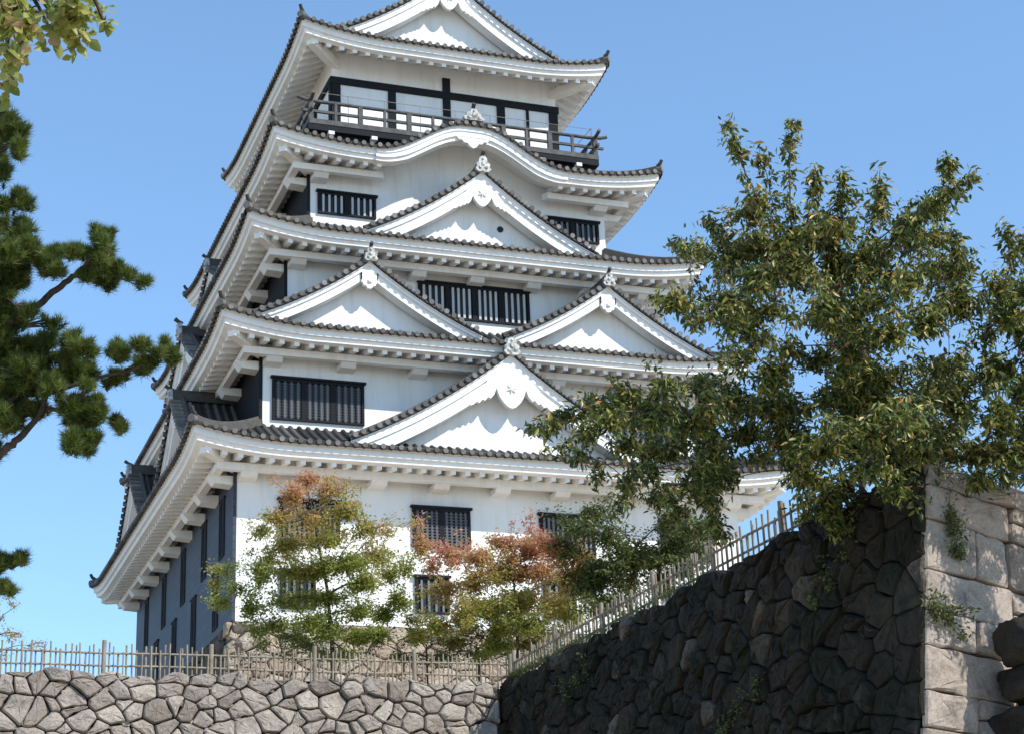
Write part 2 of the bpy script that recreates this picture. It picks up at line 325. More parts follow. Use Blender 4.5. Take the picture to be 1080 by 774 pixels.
# ------------------------------------------------------------------ gables
def gable(ro, side, cx, plane, W, zb, za, back, big=True, pend='big', ridge_h=.3, T0=None, pk=1.0):
    T = T0 or side_T(side); H = za-zb
    def zc(a, H=H): a = abs(a)/W; return zb+H*((1-a)-.3*a*(1-a))
    A = np.linspace(-W-.15, W+.15, 41)
    t = MB()
    top = plane+.28
    t.grid([[T(cx+a, top, zc(a)) for a in A], [T(cx+a, back, zc(a)) for a in A]], False, .15)
    t.grid([[T(cx+a, top, zc(a)-.07) for a in A], [T(cx+a, top, zc(a)) for a in A]], False, .3)
    j = 0; o_ = top-.35
    while o_ > back:
        for sg in (-1, 1):
            rr = .082; rows = []
            for a in np.linspace(.12, W+.1, 9):
                rows.append([T(cx+sg*a, o_+rr*math.cos(R(q)), zc(a)+rr*1.15*math.sin(R(q))) for q in (0, 45, 90, 135, 180)])
            t.grid(rows, True, random.random())
        o_ -= PITCH_T
    # verge tiles: short round tiles pointing outwards along the rake, a roll behind them
    for sg in (-1, 1):
        L_ = 0; a = .16
        while a < W+.1:
            z = zc(a)+.05; sl = (zc(a+.02)-zc(a-.02))/.04
            t.tube([T(cx+sg*a, top+.06, z), T(cx+sg*a, top-.34, z)], .095, 9, rnd=.45+.5*random.random())
            a += .3/math.sqrt(1+sl*sl)
        t.tube([T(cx+sg*a, top-.42, zc(a)+.13) for a in np.linspace(.1, W+.1, 12)], .1, 8, rnd=.4)
    go = t.build('gable_roof', MT, ro)
    # ridge and its end ornament
    rd = MB(); zr = za-.03
    sec = [(-.17, 0), (-.15, ridge_h), (-.09, ridge_h+.02), (-.08, ridge_h+.09), (0, ridge_h+.14), (.08, ridge_h+.09), (.09, ridge_h+.02), (.15, ridge_h), (.17, 0)]
    rows = [[T(cx+a, oo, zr+b) for a, b in sec] for oo in (top-.05, back)]
    rd.grid(rows, False, .35); rd.add(rows[0], [tuple(range(9))], rnd=.5)
    rd.build('ridge', MT, ro)
    on = MB(); k = 1.0 if big else .8
    prof = [(-.2, -.12), (-.3, 0), (-.24, .1), (-.27, .2), (-.17, .27), (-.15, .42), (-.07, .52), (.07, .52), (.15, .42), (.17, .27), (.27, .2), (.24, .1), (.3, 0), (.2, -.12)]
    fr = [T(cx+a*k, top+.1, zr+b*k) for a, b in prof]; bk = [T(cx+a*k, top-.05, zr+b*k) for a, b in prof]; n = len(prof)
    on.add(fr+bk, [tuple(range(n)), tuple(range(2*n-1, n-1, -1))]+[(q, (q+1) % n, (q+1) % n+n, q+n) for q in range(n)])
    for (a, b, r_) in ((0, .2, .1), (-.12, .05, .07), (.12, .05, .07), (0, .4, .06)):
        on.tube([T(cx+a*k, top+.08, zr+b*k), T(cx+a*k, top+.15, zr+b*k)], [r_*k, r_*k*.6], 8)
    on.build('ridge_ornament', MORN, ro)
    fn = MB(); fn.tube([T(cx, top-.1, zr+.5*k), T(cx, top+.06, zr+.57*k), T(cx, top+.2, zr+.68*k)], [.075*k, .075*k, .085*k], 10, rnd=.3)
    fn.build('end_tile', MT, ro)
    # barge board, two stepped bands following the curve
    bb = MB(); hb = (.74*(.6+.4*pk) if big else .5); A2 = np.linspace(-W-.12, W+.12, 61)
    def band(o0, o1, z0, z1):
        def row(oo, dz): return [T(cx+a, oo, zc(a)-dz*math.sqrt(1+((zc(a+.01)-zc(a-.01))/.02)**2)**.6) for a in A2]
        rows = [row(o0, z0), row(o1, z0), row(o1, z1), row(o0, z1)]
        # close the foot end
        bb.grid(rows+[rows[0]], False)
        for e in (0, -1): bb.add([r_[e] for r_ in rows], [(0, 1, 2, 3)])
    band(plane-.45, plane+.2, .075, .12); band(plane-.4, plane+.15, .12, hb*.46); band(plane-.4, plane+.08, hb*.46, hb); 
    bb.build('bargeboard', MP, ro)
    # pediment wall
    pe = MB(); pw = plane-.52; A3 = np.linspace(-W, W, 41)
    pe.grid([[T(cx+a, pw, zb-.6) for a in A3], [T(cx+a, pw, max(zb-.6, zc(a)-.1)) for a in A3]])
    # soffit behind the board
    pe.build('pediment', MP, ro)
    # pendant
    if pend:
        pd = MB()
        z0 = zc(0); of, ob_ = plane+.14, plane-.02
        def sl(a): return math.sqrt(1+((zc(a+.01)-zc(a-.01))/.02)**2)**.6
        if pend == 'big':
            cen = [(0, -1.98), (.14, -1.93), (.3, -1.78), (.42, -1.6), (.47, -1.46)]
            fin = [(.53, .02), (.62, .2), (.75, .25), (.84, .14), (.95, .2), (1.05, .09), (1.15, .15), (1.25, .04), (1.38, .07), (1.5, -.06)]
            hp = [(a*pk, b*pk) for a, b in cen]+[(a*pk, zc(a*pk)-z0-hb*sl(a*pk)-f_*pk) for a, f_ in fin]
        else:
            hp = [(0, -1.06), (.08, -1.04), (.12, -.96), (.2, -.95), (.24, -.86), (.3, -.8), (.26, -.72)]
        top_pts = [(a, zc(a)-z0-.25-(hb*sl(a)-.27)*min(1, max(0, (a/pk-.6)/.9))*(pend == 'big')) for a, _ in hp]
        full_b = [(-a, b) for a, b in hp[::-1]]+hp[1:]; full_t = [(-a, b) for a, b in top_pts[::-1]]+top_pts[1:]
        full_b = [(a, min(b, tb-.04)) for (a, b), (_, tb) in zip(full_b, full_t)]
        pd.grid([[T(cx+a, ob_, z0+b) for a, b in full_t], [T(cx+a, of, z0+b) for a, b in full_t], [T(cx+a, of, z0+b) for a, b in full_b], [T(cx+a, ob_, z0+b) for a, b in full_b], [T(cx+a, ob_, z0+b) for a, b in full_t]])
        zb_ = z0+(-1.3*pk if pend == 'big' else -.8)
        for q in range(6):
            an = q*math.pi/3+.3; rr = .12 if pend == 'big' else .06
            pd.tube([T(cx, of+.03, zb_), T(cx+rr*1.5*math.cos(an), of+.02, zb_+rr*1.5*math.sin(an))], [.05, .015], 5)
        pd.tube([T(cx, of-.01, zb_), T(cx, of+.07, zb_)], [.07, .04], 8)
        pd.build('pendant', MP, ro)
gable(ROOFS[0], 'front', .25, 10.5, 5.5, 19.62, 23.02, 8.7, True, 'big')
gable(ROOFS[1], 'front', -4.4, 9.6, 3.85, 24.0, 26.3, 7.7, False, 'small')
gable(ROOFS[1], 'front', 4.4, 9.6, 3.85, 24.0, 26.3, 7.7, False, 'small')
gable(ROOFS[2], 'front', .12, 8.65, 4.25, 27.95, 30.7, 6.6, True, 'big', pk=.72)
gable(ROOFS[4], 'front', -.1, 6.25, 4.3, 37.2, 40.2, 0, True, 'big', .55, pk=.75)
gable(ROOFS[4], 'back', .1, 6.25, 4.3, 37.2, 40.2, 0, True, 'big', .55, pk=.75)
for y_ in (-4.6, 4.6): gable(ROOFS[0], 'left', -y_, 9.9, 3.7, 19.6, 22.5, 7.8, False, 'small')
gable(ROOFS[1], 'left', 0, 8.85, 4.6, 24.0, 26.7, 6.8, True, 'small')
gable(ROOFS[2], 'left', 0, 7.85, 3.3, 27.9, 29.6, 5.7, False, 'small')
for y_ in (-4.6, 4.6): gable(ROOFS[0], 'right', -y_, 9.9, 3.7, 19.6, 22.5, 7.8, False, 'small')
gable(ROOFS[1], 'right', 0, 8.85, 4.6, 24.0, 26.7, 6.8, True, 'small')
# round vent in the third gable pediment
vt = MB(); vt.tube([(1.0, -8.12, 28.75), (1.0, -8.16, 28.75)], .12, 14); vt.build('vent_hole', MVOID, ROOFS[2])
# karahafu: stepped white band, ornament and pendant
kb = MB(); S = np.linspace(-3.7, 3.7, 81)
def krow(o_, dz, k=1): return [(s_, -o_, EZ[3]+kbump(s_)+dz*(.74+.26*min(1, (3.7-abs(s_))/1.2))-.02) for s_ in S]
kb.grid([krow(8.2, .0), krow(8.385, -.0), krow(8.385, -.22), krow(8.34, -.24), krow(8.34, -.42), krow(8.26, -.44), krow(8.26, -.58), krow(7.9, -.6), krow(7.9, -.3)])
kb.build('arched_eaves_board', MP, ROOFS[3])
kp = MB(); pf = [(-.62, 0), (-.55, -.1), (-.42, -.1), (-.34, -.2), (-.22, -.2), (-.12, -.34), (0, -.4), (.12, -.34), (.22, -.2), (.34, -.2), (.42, -.1), (.55, -.1), (.62, 0)]
zk = EZ[3]+1.36-.5; n = len(pf)
kp.add([(a, -8.36, zk+b) for a, b in pf]+[(a, -8.22, zk+b) for a, b in pf], [tuple(range(n)), tuple(range(2*n-1, n-1, -1))]+[(q, (q+1) % n, (q+1) % n+n, q+n) for q in range(n)])
kp.build('pendant', MP, ROOFS[3])
ko = MB(); zk = EZ[3]+1.36+.16; prof = [(-.36, 0), (-.42, .1), (-.3, .16), (-.28, .28), (-.14, .34), (-.1, .46), (.1, .46), (.14, .34), (.28, .28), (.3, .16), (.42, .1), (.36, 0)]; n = len(prof)
ko.add([(a, -8.56, zk+b) for a, b in prof]+[(a, -8.4, zk+b) for a, b in prof], [tuple(range(n)), tuple(range(2*n-1, n-1, -1))]+[(q, (q+1) % n, (q+1) % n+n, q+n) for q in range(n)])
for (a, b, r_) in ((0, .2, .11), (-.2, .1, .08), (.2, .1, .08), (0, .38, .06)): ko.tube([(a, -8.55, zk+b), (a, -8.62, zk+b)], [r_, r_*.6], 8)
ko.build('ridge_ornament', MORN, ROOFS[3])
ke = MB(); ke.tube([(0, -8.3, zk+.45), (0, -8.42, zk+.52), (0, -8.6, zk+.66)], [.07, .07, .085], 10, rnd=.2); ke.build('end_tile', MT, ROOFS[3])
kr = MB(); kr.grid([[(a, o_, zk-.05+b) for a, b in ((-.15, 0), (-.13, .25), (0, .36), (.13, .25), (.15, 0))] for o_ in (-8.35, -6.6)], False, .4); kr.build('ridge', MT, ROOFS[3])
# ------------------------------------------------------------------ storey walls
ZW = [(13.7, 19.0), (19.5, 23.3), (23.9, 27.4), (28.0, 31.3), (31.9, 37.0)]
WALLS = []
for i, (z0, z1) in enumerate(ZW):
    b = MB(); b.box(-WX[i], WX[i], -WY[i], WY[i], z0, z1)
    if i == 3:
        P = [(s_, EZ[3]+kbump(s_)-.02) for s_ in np.linspace(-3.6, 3.6, 41)]
        b.grid([[(s_, -WY[3], 31.3) for s_, _ in P], [(s_, -WY[3]-.0, z) for s_, z in P]])
    wl = b.build('wall', MP, castle); WALLS.append(wl)
    if i < 4:
        c = MB(); c.box(-WX[i]-.05, -WX[i]-.003, -WY[i]+.0, WY[i], z0+.0, z1-.05); c.box(-WX[i]-.05, -WX[i]+.06, -WY[i]-.035, -WY[i]-.003, z0, z1-.3)
        c.build('side_cladding', MC if i == 0 else MW, castle)
def window(side, plane, s0, s1, z0, z1, groups, bars, barw=.07, barm=None, solid=False, frame=.09, dep=1.0):
    T0_ = side_T(side); T = lambda a, o_, z: T0_(a, plane+(o_-plane)*dep, z)
    f = MB()
    f.box(s0, s1, plane+.004, plane+.10, z1-frame, z1, T); f.box(s0-.06, s1+.06, plane+.004, plane+.17, z1, z1+.07, T)
    f.box(s0, s1, plane+.004, plane+.10, z0, z0+frame*.8, T)
    f.box(s0, s0+frame, plane+.004, plane+.10, z0+frame*.8, z1-frame, T); f.box(s1-frame, s1, plane+.004, plane+.10, z0+frame*.8, z1-frame, T)
    inner = (s1-s0-2*frame); gw = inner/groups
    for g_ in range(1, groups): x = s0+frame+g_*gw; f.box(x-.09, x+.09, plane+.004, plane+.09, z0+frame*.8, z1-frame, T)
    fo = f.build('window', MW, castle)
    v = MB(); v.box(s0+frame*.5, s1-frame*.5, plane+.002, plane+.012, z0+.03, z1-.03, T); v.build('pane', MVOID, fo)
    bm_ = MB()
    for g_ in range(groups):
        x0 = s0+frame+g_*gw+(.09 if g_ else 0); x1 = s0+frame+(g_+1)*gw-(.09 if g_ < groups-1 else 0)
        for k in range(bars):
            x = x0+(x1-x0)*(k+.5)/bars
            bm_.box(x-barw/2, x+barw/2, plane+.03, plane+.085, z0+frame*.8, z1-frame, T)
            if solid:
                z = z0+.15
                while z < z1-.15: bm_.box(x-barw/2-.045, x+barw/2+.045, plane+.06, plane+.075, z, z+.035, T); z += .1
    bm_.build('bars', barm or MBAR, fo)
    return fo
MBARW = mat('pale_window_bar', (.5, .5, .49), .7)
MBARD = mat('dark_window_bar', (.09, .095, .105), .6)
# first floor front: two rows
for k in range(4):
    s0 = -7.48+4.45*k; window('front', WY[0], s0, s0+2.0, 16.35, 17.68, 2, 5, .07, MBARD if k == 1 else MBAR, k == 1)
    window('front', WY[0], s0+.05, s0+1.2, 14.15, 15.35, 1, 4, .07, MBAR)
    if k in (0,): continue
    pass
window('front', WY[1], -7.53, -4.38, 20.66, 22.1, 3, 4, .075, MBARD, True)
window('front', WY[1], 4.38, 7.53, 20.66, 22.1, 3, 4, .075, MBARD, True)
window('front', WY[2], -2.07, 2.13, 25.2, 26.5, 4, 4, .085, MBARW)
window('front', WY[3], -5.45, -3.28, 29.25, 30.1, 2, 4, .075, MBARW); window('front', WY[3], 3.35, 5.5, 29.25, 30.1, 2, 4, .075, MBAR)
for yc in (-7.95, -4.9, -1.0, 3.0, 7.0): window('left', WX[0]+.05, -yc-.42, -yc+.42, 16.1, 18.0, 1, 2, .12, MW, dep=.35)
for yc in (-7.05, -3.2, .6, 4.4): window('left', WX[0]+.05, -yc-.42, -yc+.42, 13.95, 15.8, 1, 2, .12, MW, dep=.35)
# top storey timber frame
tf = MB(); y5 = WY[4]; x5 = WX[4]
tf.box(-x5-.08, x5+.1, -y5-.09, -y5+.05, 35.32, 35.6)
tf.box(-x5-.09, -x5+.05, -y5+.05, y5, 35.32, 35.6)
for x, w_, t_ in ((-4.4, .34, 35.32), (-2.2, .3, 35.32), (0, .3, 36.2), (2.22, .32, 35.32), (3.33, .1, 35.32), (4.42, .36, 35.32)):
    tf.box(x-w_/2, x+w_/2, -y5-.075, -y5+.04, 32.9, t_ if x else 35.32)
tf.box(-.15, .15, -y5-.085, -y5+.04, 35.6, 36.2)
for y in (-y5+.1, -3, -1, 1, 3, y5-.2): tf.box(-x5-.075, -x5+.04, y-.12, y+.16, 32.9, 35.32)
tf.box(-x5, x5, -y5-.05, -y5+.04, 32.95, 33.3)
tf.build('timber_frame', MW, castle)
# veranda
vx, vy = 5.75, 6.62
vb = MB(); vb.box(-vx, vx, -vy, vy, 32.66, 32.9); vb.box(-vx+.25, vx-.25, -vy+.25, vy-.25, 32.38, 32.657); vb.box(-vx+.7, vx-.7, -vy+.7, vy-.7, 31.95, 32.377)
vd = vb.build('veranda', MW, castle)
bk = MB()
for x in np.linspace(-4.9, 4.9, 7): bk.box(x-.11, x+.11, -vy-.06, -vy+.2, 32.52, 32.655)
for y in np.linspace(-5.6, 5.6, 7): bk.box(-vx-.06, -vx+.2, y-.11, y+.11, 32.52, 32.655)
bk.build('beam_ends', MP, vd)
rl = MB()
for sgn_, T, half, out in ((1, side_T('front'), vx, vy), (1, side_T('left'), vy, vx), (1, side_T('right'), vy, vx)):
    rl.box(-half+.02, half-.02, out-.14, out+.02, 32.905, 33.1, T)
    rl.box(-half-.25, half+.25, out-.13, out-.04, 33.4, 33.5, T)
    rl.tube([T(-half-.42, out-.085, 33.98), T(-half-.15, out-.085, 33.9), T(-half+.3, out-.085, 33.86), T(half-.3, out-.085, 33.86), T(half+.15, out-.085, 33.9), T(half+.42, out-.085, 33.98)], .07, 8)
    n = int(2*half/.9)
    for k in range(n+1):
        s_ = -half+.1+(2*half-.2)*k/n
        if k % 2 == 0: rl.box(s_-.085, s_+.085, out-.15, out-.01, 33.1, 33.82, T)
        else: rl.box(s_-.05, s_+.05, out-.13, out-.03, 33.1, 33.82, T)
rl.build('balustrade', MR, vd)
wr = MB()
for T, half, out in ((side_T('front'), vx, vy), (side_T('left'), vy, vx), (side_T('right'), vy, vx)):
    for z in (34.3,): wr.tube([T(-half+.1, out-.2, z), T(half-.1, out-.2, z)], .012, 5)
    for s_ in np.linspace(-half+.15, half-.15, 9): wr.tube([T(s_, out-.2, 33.1), T(s_, out-.2, 34.32)], .012, 5)
wr.build('safety_rail', MFEN, vd)
# ------------------------------------------------------------------ stone walls
def clip(poly, p, n):
    out = []; m = len(poly)
    for i in range(m):
        a, b = poly[i], poly[(i+1) % m]; da = (a-p)@n; db = (b-p)@n
        if da <= 0: out.append(a)
        if (da < 0) != (db < 0) and abs(da-db) > 1e-12: out.append(a+(b-a)*da/(da-db))
    return out
def voronoi(U0, U1, V0, V1, cu, cv, rng, extra=.25, jit=.5):
    """irregular stone outlines: a weighted (power) cell diagram, big stones with small ones wedged between"""
    nu = int((U1-U0)/cu)+1; nv = int((V1-V0)/cv)+1; cells = {}
    for i in range(-1, nu+2):
        for j in range(-1, nv+2):
            sh = .5*(j % 2); c = np.array([U0+(i+.5+sh+rng.uniform(-jit, jit))*cu, V0+(j+.5+rng.uniform(-jit, jit)*.85)*cv])
            L = [(c, rng.uniform(-.08, .16)*cu*cu)]
            if rng.random() < extra: L.append((np.array([U0+(i+1.0+sh+rng.uniform(-.2, .2))*cu, V0+(j+1.0+rng.uniform(-.2, .2))*cv]), -rng.uniform(.0, .06)*cu*cu))
            cells[i, j] = L
    out = []; k = np.array([1, cu/cv])
    for (i, j), L in cells.items():
        for c, wc in L:
            if not (U0-.3*cu < c[0] < U1+.3*cu and V0-.3*cv < c[1] < V1+.3*cv): continue
            poly = [np.array(q)*k for q in ((U0, V0), (U1, V0), (U1, V1), (U0, V1))]; cc = c*k
            for di in (-2, -1, 0, 1, 2):
                for dj in (-2, -1, 0, 1, 2):
                    for q, wq in cells.get((i+di, j+dj), []):
                        if q is c: continue
                        qq = q*k; d = qq-cc; dl = d@d+1e-9; poly = clip(poly, cc+d*(.5+(wc-wq)/(2*dl)), d)
                        if len(poly) < 3: break
                    if len(poly) < 3: break
                if len(poly) < 3: break
            if len(poly) >= 3: out.append([p/k for p in poly])
    return out
def stone_cells(mb, cells, T, rng, gap=.02, depth=.09, rough=.03, tone=None, back=.3, cut=.09):
    """T(u, v, out) -> world; every outline becomes a block with broken edges and an uneven, tilted face"""
    for poly in cells:
        P = np.array(poly); c = P.mean(0); span = np.ptp(P, axis=0)
        if min(span) < .05: continue
        Q = []; m = len(P)
        for i in range(m):
            a, b = P[i], P[(i+1) % m]; L = np.linalg.norm(a-b)
            if L < .05: Q.append((a+b)/2); continue
            k1 = cut*rng.uniform(.4, 1.5); Q.append(a*(1-k1)+b*k1); nn = int(L/.28)
            for t in range(nn): f_ = k1+(1-2*k1)*(t+1)/(nn+1); Q.append(a*(1-f_)+b*f_+rng.normal(0, .011, 2))
            k2 = cut*rng.uniform(.4, 1.5); Q.append(a*k2+b*(1-k2))
        Q = np.array(Q); m = len(Q)
        if m < 3: continue
        size = math.sqrt(max(1e-4, span[0]*span[1])); tilt = rng.normal(0, .05 if depth > .05 else .012, 2); pro = rng.uniform(-.04, .05)*min(1, size/.5)*(1 if depth > .05 else .25)
        f1 = rng.normal(0, 1, 2); f1 /= np.linalg.norm(f1); off = rng.uniform(-.1, .25)*size; fs_ = rng.uniform(.05, .35)*(depth > .05)
        cut_ = lambda p: -max(0, (p-c)@f1-off)*fs_         # one broken facet
        def ring(k, inset, o_, nz):
            out = []
            for q in Q:
                d = q-c; L = np.linalg.norm(d); f_ = max(.05, (L*k-inset)/max(L, 1e-6)); p = c+d*f_
                out.append(T(p[0], p[1], o_+pro+(p-c)@tilt+cut_(p)+rng.normal(0, nz)))
            return out
        dd = min(depth, size*.2)
        rings = [ring(1, gap*.3, -back, 0), ring(1, gap*.8, -dd*.35, rough*.2), ring(.975, gap, dd*.45, rough*.3), ring(.88, gap, dd*.88, rough*.5), ring(.6, gap, dd, rough*.7), ring(.3, gap, dd, rough*.5)]
        b = []; fs = []
        for r_ in rings: b += r_
        for i in range(len(rings)-1):
            for j in range(m): fs.append((i*m+j, i*m+(j+1) % m, (i+1)*m+(j+1) % m, (i+1)*m+j))
        b.append(T(c[0], c[1], dd+pro+cut_(c)+rng.normal(0, rough*.4))); e = len(b)-1
        for j in range(m): fs.append(((len(rings)-1)*m+j, (len(rings)-1)*m+(j+1) % m, e))
        mb.add(b, fs, False, float(np.clip(rng.normal(.5, .26) if tone is None else tone(rng), 0, 1)))
# front terrace wall, runs along x at y = -25.2
rng = np.random.default_rng(5)
WT = 9.1
def rag(u): return .05*math.sin(1.9*u)+.035*math.sin(4.7*u+1)+.025*math.sin(9.3*u)
def Tfront(u, v, o_): return (u, -25.2-.14*(WT-v)-o_, v+rag(u)*max(0, (v-6)/3)-.02)
mb = MB(); stone_cells(mb, voronoi(-30, -5.9, 6.0, WT, .56, .45, rng, .6), Tfront, rng, .016, .085, .014)
stone_cells(mb, voronoi(-30, -5.9, 0, 6.0, .9, .8, rng, .2), Tfront, rng, .02, .12, .02)
ragged = [v for v in mb.v]
top = MB()
fw_ = empty('terrace_wall', (-18, -26, 0)); fw_.location = (0, 0, 0)
tag(fw_, 'sunlit dry stone retaining wall of pale grey boulders running below the left fence', 'stone wall')
chips = []
for k in range(520):
    c_ = np.array([rng.uniform(-24, -6), rng.uniform(7.2, 9.0)]); n_ = rng.integers(4, 7); r_0 = rng.uniform(.035, .1); a0 = rng.uniform(0, 6)
    chips.append([c_+r_0*rng.uniform(.7, 1.2)*np.array([1.3*math.cos(a0+q*2*math.pi/n_), .75*math.sin(a0+q*2*math.pi/n_)]) for q in range(n_)])
stone_cells(mb, chips, lambda u, v, o_: Tfront(u, v, o_-.015), rng, .0, .05, .01, back=.12)
mb.build('stones', MSTF, fw_)
k_ = MB(); k_.hexa([(-30, -25.2-.14*WT+.12, 0), (-5.9, -25.2-.14*WT+.12, 0), (-5.9, -24.4, 0), (-30, -24.4, 0), (-30, -25.06, WT-.12), (-5.9, -25.06, WT-.12), (-5.9, -24.4, WT-.12), (-30, -24.4, WT-.12)])
k_.build('wall_core', MGAP, fw_)
# long shaded wall running back from the corner, and the sunlit return face
CXc, CYc = -5.6, -43.2; BX, BY = .19, .08
def Tleft(u, v, o_): return (CXc-BX*(WT-v)-o_, u-BY*(WT-v)*max(0, 1-(u-CYc)/5), v+rag(u)*max(0, (v-6)/3))     # u = y
PH = R(18); DX, DY = math.cos(PH), math.sin(PH)
def Tright(u, v, o_):                                     # u = distance from the corner along the face
    lean = 1+0*u
    bx = CXc-BX*(WT-v)*max(0, 1-u/14); by = CYc-BY*(WT-v)
    return (bx+DX*u+DY*o_, by+DY*u-DX*o_, v)
rw = empty('corner_wall', (0, 0, 0))
tag(rw, 'tall mossy stone rampart with painted-in shade and a sunlit corner face under the big tree', 'stone wall')
mb = MB()
cells = voronoi(CYc+.01, -25.0, 0, WT, .62, .54, rng, .6)
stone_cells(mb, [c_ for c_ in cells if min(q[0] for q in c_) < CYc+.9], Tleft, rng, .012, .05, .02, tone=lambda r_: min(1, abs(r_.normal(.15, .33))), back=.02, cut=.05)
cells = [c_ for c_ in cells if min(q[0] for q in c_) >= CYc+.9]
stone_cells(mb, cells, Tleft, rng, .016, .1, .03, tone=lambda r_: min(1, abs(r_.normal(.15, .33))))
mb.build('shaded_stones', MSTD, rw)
# corner stones: alternating long and short blocks; seen on both faces
hs = []; z = 0
while z < WT-.2:
    h_ = rng.uniform(.5, .8); h_ = min(h_, WT-z) if WT-z-h_ > .3 else WT-z; hs.append((z, z+h_)); z += h_
mbl = MB(); mbr = MB(); cr = []
for k, (a, b) in enumerate(hs):
    Ll = 1.5+.0*k; Lr = 1.9 if k % 2 else 1.1
    sl = -.09
    if 0: stone_cells(mbl, [[np.array(q) for q in ((CYc+.02, a), (CYc+Ll, a), (CYc+Ll, b), (CYc+.02, b))]], Tleft, rng, .004, .02, .006, tone=lambda r_: r_.uniform(.3, .8), cut=.025, back=.03)
    stone_cells(mbr, [[np.array(q) for q in ((.02, a), (Lr, a+sl*Lr+.05), (Lr, b+sl*Lr+.05), (.02, b))]], Tright, rng, .01, .04, .014, cut=.03, back=.06)
cells = []
for k, (a, b) in enumerate(hs):
    sub = [a, b] if rng.random() < .5 else [a, (a+b)/2+rng.uniform(-.06, .06), b]; Lr = (1.9 if k % 2 else 1.1)
    for a_, b_ in zip(sub[:-1], sub[1:]):
        u = Lr
        while u < 14:
            w_ = rng.uniform(.6, 1.5); j = rng.uniform(-.05, .05, 4); o1 = sl*min(u, 4)+.05; o2 = sl*min(u+w_, 4)+.05
            cells.append([np.array(q) for q in ((u+.1*j[0], a_+o1), (u+w_+.1*j[1], a_+o2), (u+w_+.1*j[1], b_+o2), (u+.1*j[0], b_+o1))]); u += w_
stone_cells(mbr, cells, Tright, rng, .016, .06, .018, cut=.07)
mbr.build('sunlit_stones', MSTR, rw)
k_ = MB()
rows = [[(CXc-BX*(WT-z)+.22, y, z) for y in (-25.2, CYc+.3-BY*(WT-z))]+[(Tright(u, z, -.22)) for u in (.3, 7, 14)] for z in (0, WT-.25)]
k_.grid(rows); k_.grid([rows[1], [(8, -25, WT-.25), (8, -30, WT-.25), (8, -35, WT-.25), (8, -38, WT-.25), (9, -38, WT-.25)]])
k_.build('wall_core', MGAP, rw)
# ------------------------------------------------------------------ fences
def fence(path, label, zoff=0, pitch=.1, postgap=2.3):
    f = empty('bamboo_fence', path[0]); o_ = Vector(path[0]); tag(f, label, 'fence', 'pole fences on the stone walls')
    pts = [Vector(p) for p in path]; L = sum((pts[i+1]-pts[i]).length for i in range(len(pts)-1))
    def P(t):
        for i in range(len(pts)-1):
            l = (pts[i+1]-pts[i]).length
            if t <= l or i == len(pts)-2: return pts[i]+(pts[i+1]-pts[i])*(t/l)
            t -= l
    n = max(1, int(L/postgap)); rr = random.Random(3)
    for k in range(n+1):
        p = P(L*k/n)-o_; b = MB(); b.tube([p+Vector((0, 0, -.1)), p+Vector((rr.uniform(-.01, .01), 0, .8+rr.uniform(-.03, .03)))], .05, 9); b.build('post', MFEN, f)
    for z in (.24, .52):
        b = MB(); b.tube([P(L*k/(2*n))-o_+Vector((0, 0, z+rr.uniform(-.012, .012))) for k in range(2*n+1)], .024, 6); b.build('rail', MFEN, f)
    for k in range(n):
        b = MB(); t = L*k/n+pitch; m = int((L/n-pitch*.8)/pitch); st = (L/n)/(m+1)
        side = Vector((0, -.03, 0)) if abs(pts[1].x-pts[0].x) > 1 else Vector((-.03, 0, 0))
        for q in range(m):
            p = P(L*k/n+st*(q+1)+rr.uniform(-.02, .02))-o_+side*(1 if q % 2 else -1)
            h_ = rr.choice((.72, .72, .66, .56))+rr.uniform(-.06, .05); b.tube([p+Vector((0, 0, -.05)), p+Vector((rr.uniform(-.02, .02), rr.uniform(-.02, .02), h_))], rr.uniform(.016, .023), 6)
        b.build('picket_panel', MFEN, f)
    return f
fence([(-29, -24.95, 9.03), (-5.45, -24.95, 9.03)], 'grey pole fence on top of the sunlit stone wall along the left of the picture')
fence([(-5.42, -25.15, 9.05), (-5.36, -41.0, 9.05)], 'grey pole fence climbing along the top of the dark stone rampart towards the big tree')
# stone base of the keep
cb = MB(); cbl = MB(); rng2 = np.random.default_rng(9)
for side in ('front', 'left', 'right', 'back'):
    T = side_T(side); half, out = (WX[0], WY[0]) if side in ('front', 'back') else (WY[0], WX[0])
    TT = lambda u, v, o_, T=T, out=out: T(u, out+.02+.1*(13.68-v)+o_, v)
    if side in ('right', 'back'): stone_cells(cb, voronoi(-half-.3, half+.3, 8.9, 13.68, 1.5, 1.1, rng2, .1), TT, rng2, .02, .08)
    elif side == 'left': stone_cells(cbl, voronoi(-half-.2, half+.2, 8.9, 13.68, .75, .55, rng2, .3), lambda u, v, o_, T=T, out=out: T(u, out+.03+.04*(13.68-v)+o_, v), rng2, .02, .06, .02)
    else: stone_cells(cb, voronoi(-half-.25, half+.25, 8.9, 13.68, .75, .55, rng2, .3), TT, rng2, .02, .08, .02)
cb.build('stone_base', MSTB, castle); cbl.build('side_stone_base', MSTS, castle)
kc = MB(); kc.hexa([(-9.1, -9.8, 8.9), (9.1, -9.8, 8.9), (9.1, 9.8, 8.9), (-9.1, 9.8, 8.9), (-8.85, -9.5, 13.69), (8.85, -9.5, 13.69), (8.85, 9.5, 13.69), (-8.85, 9.5, 13.69)]); kc.build('base_core', MGAP, castle)
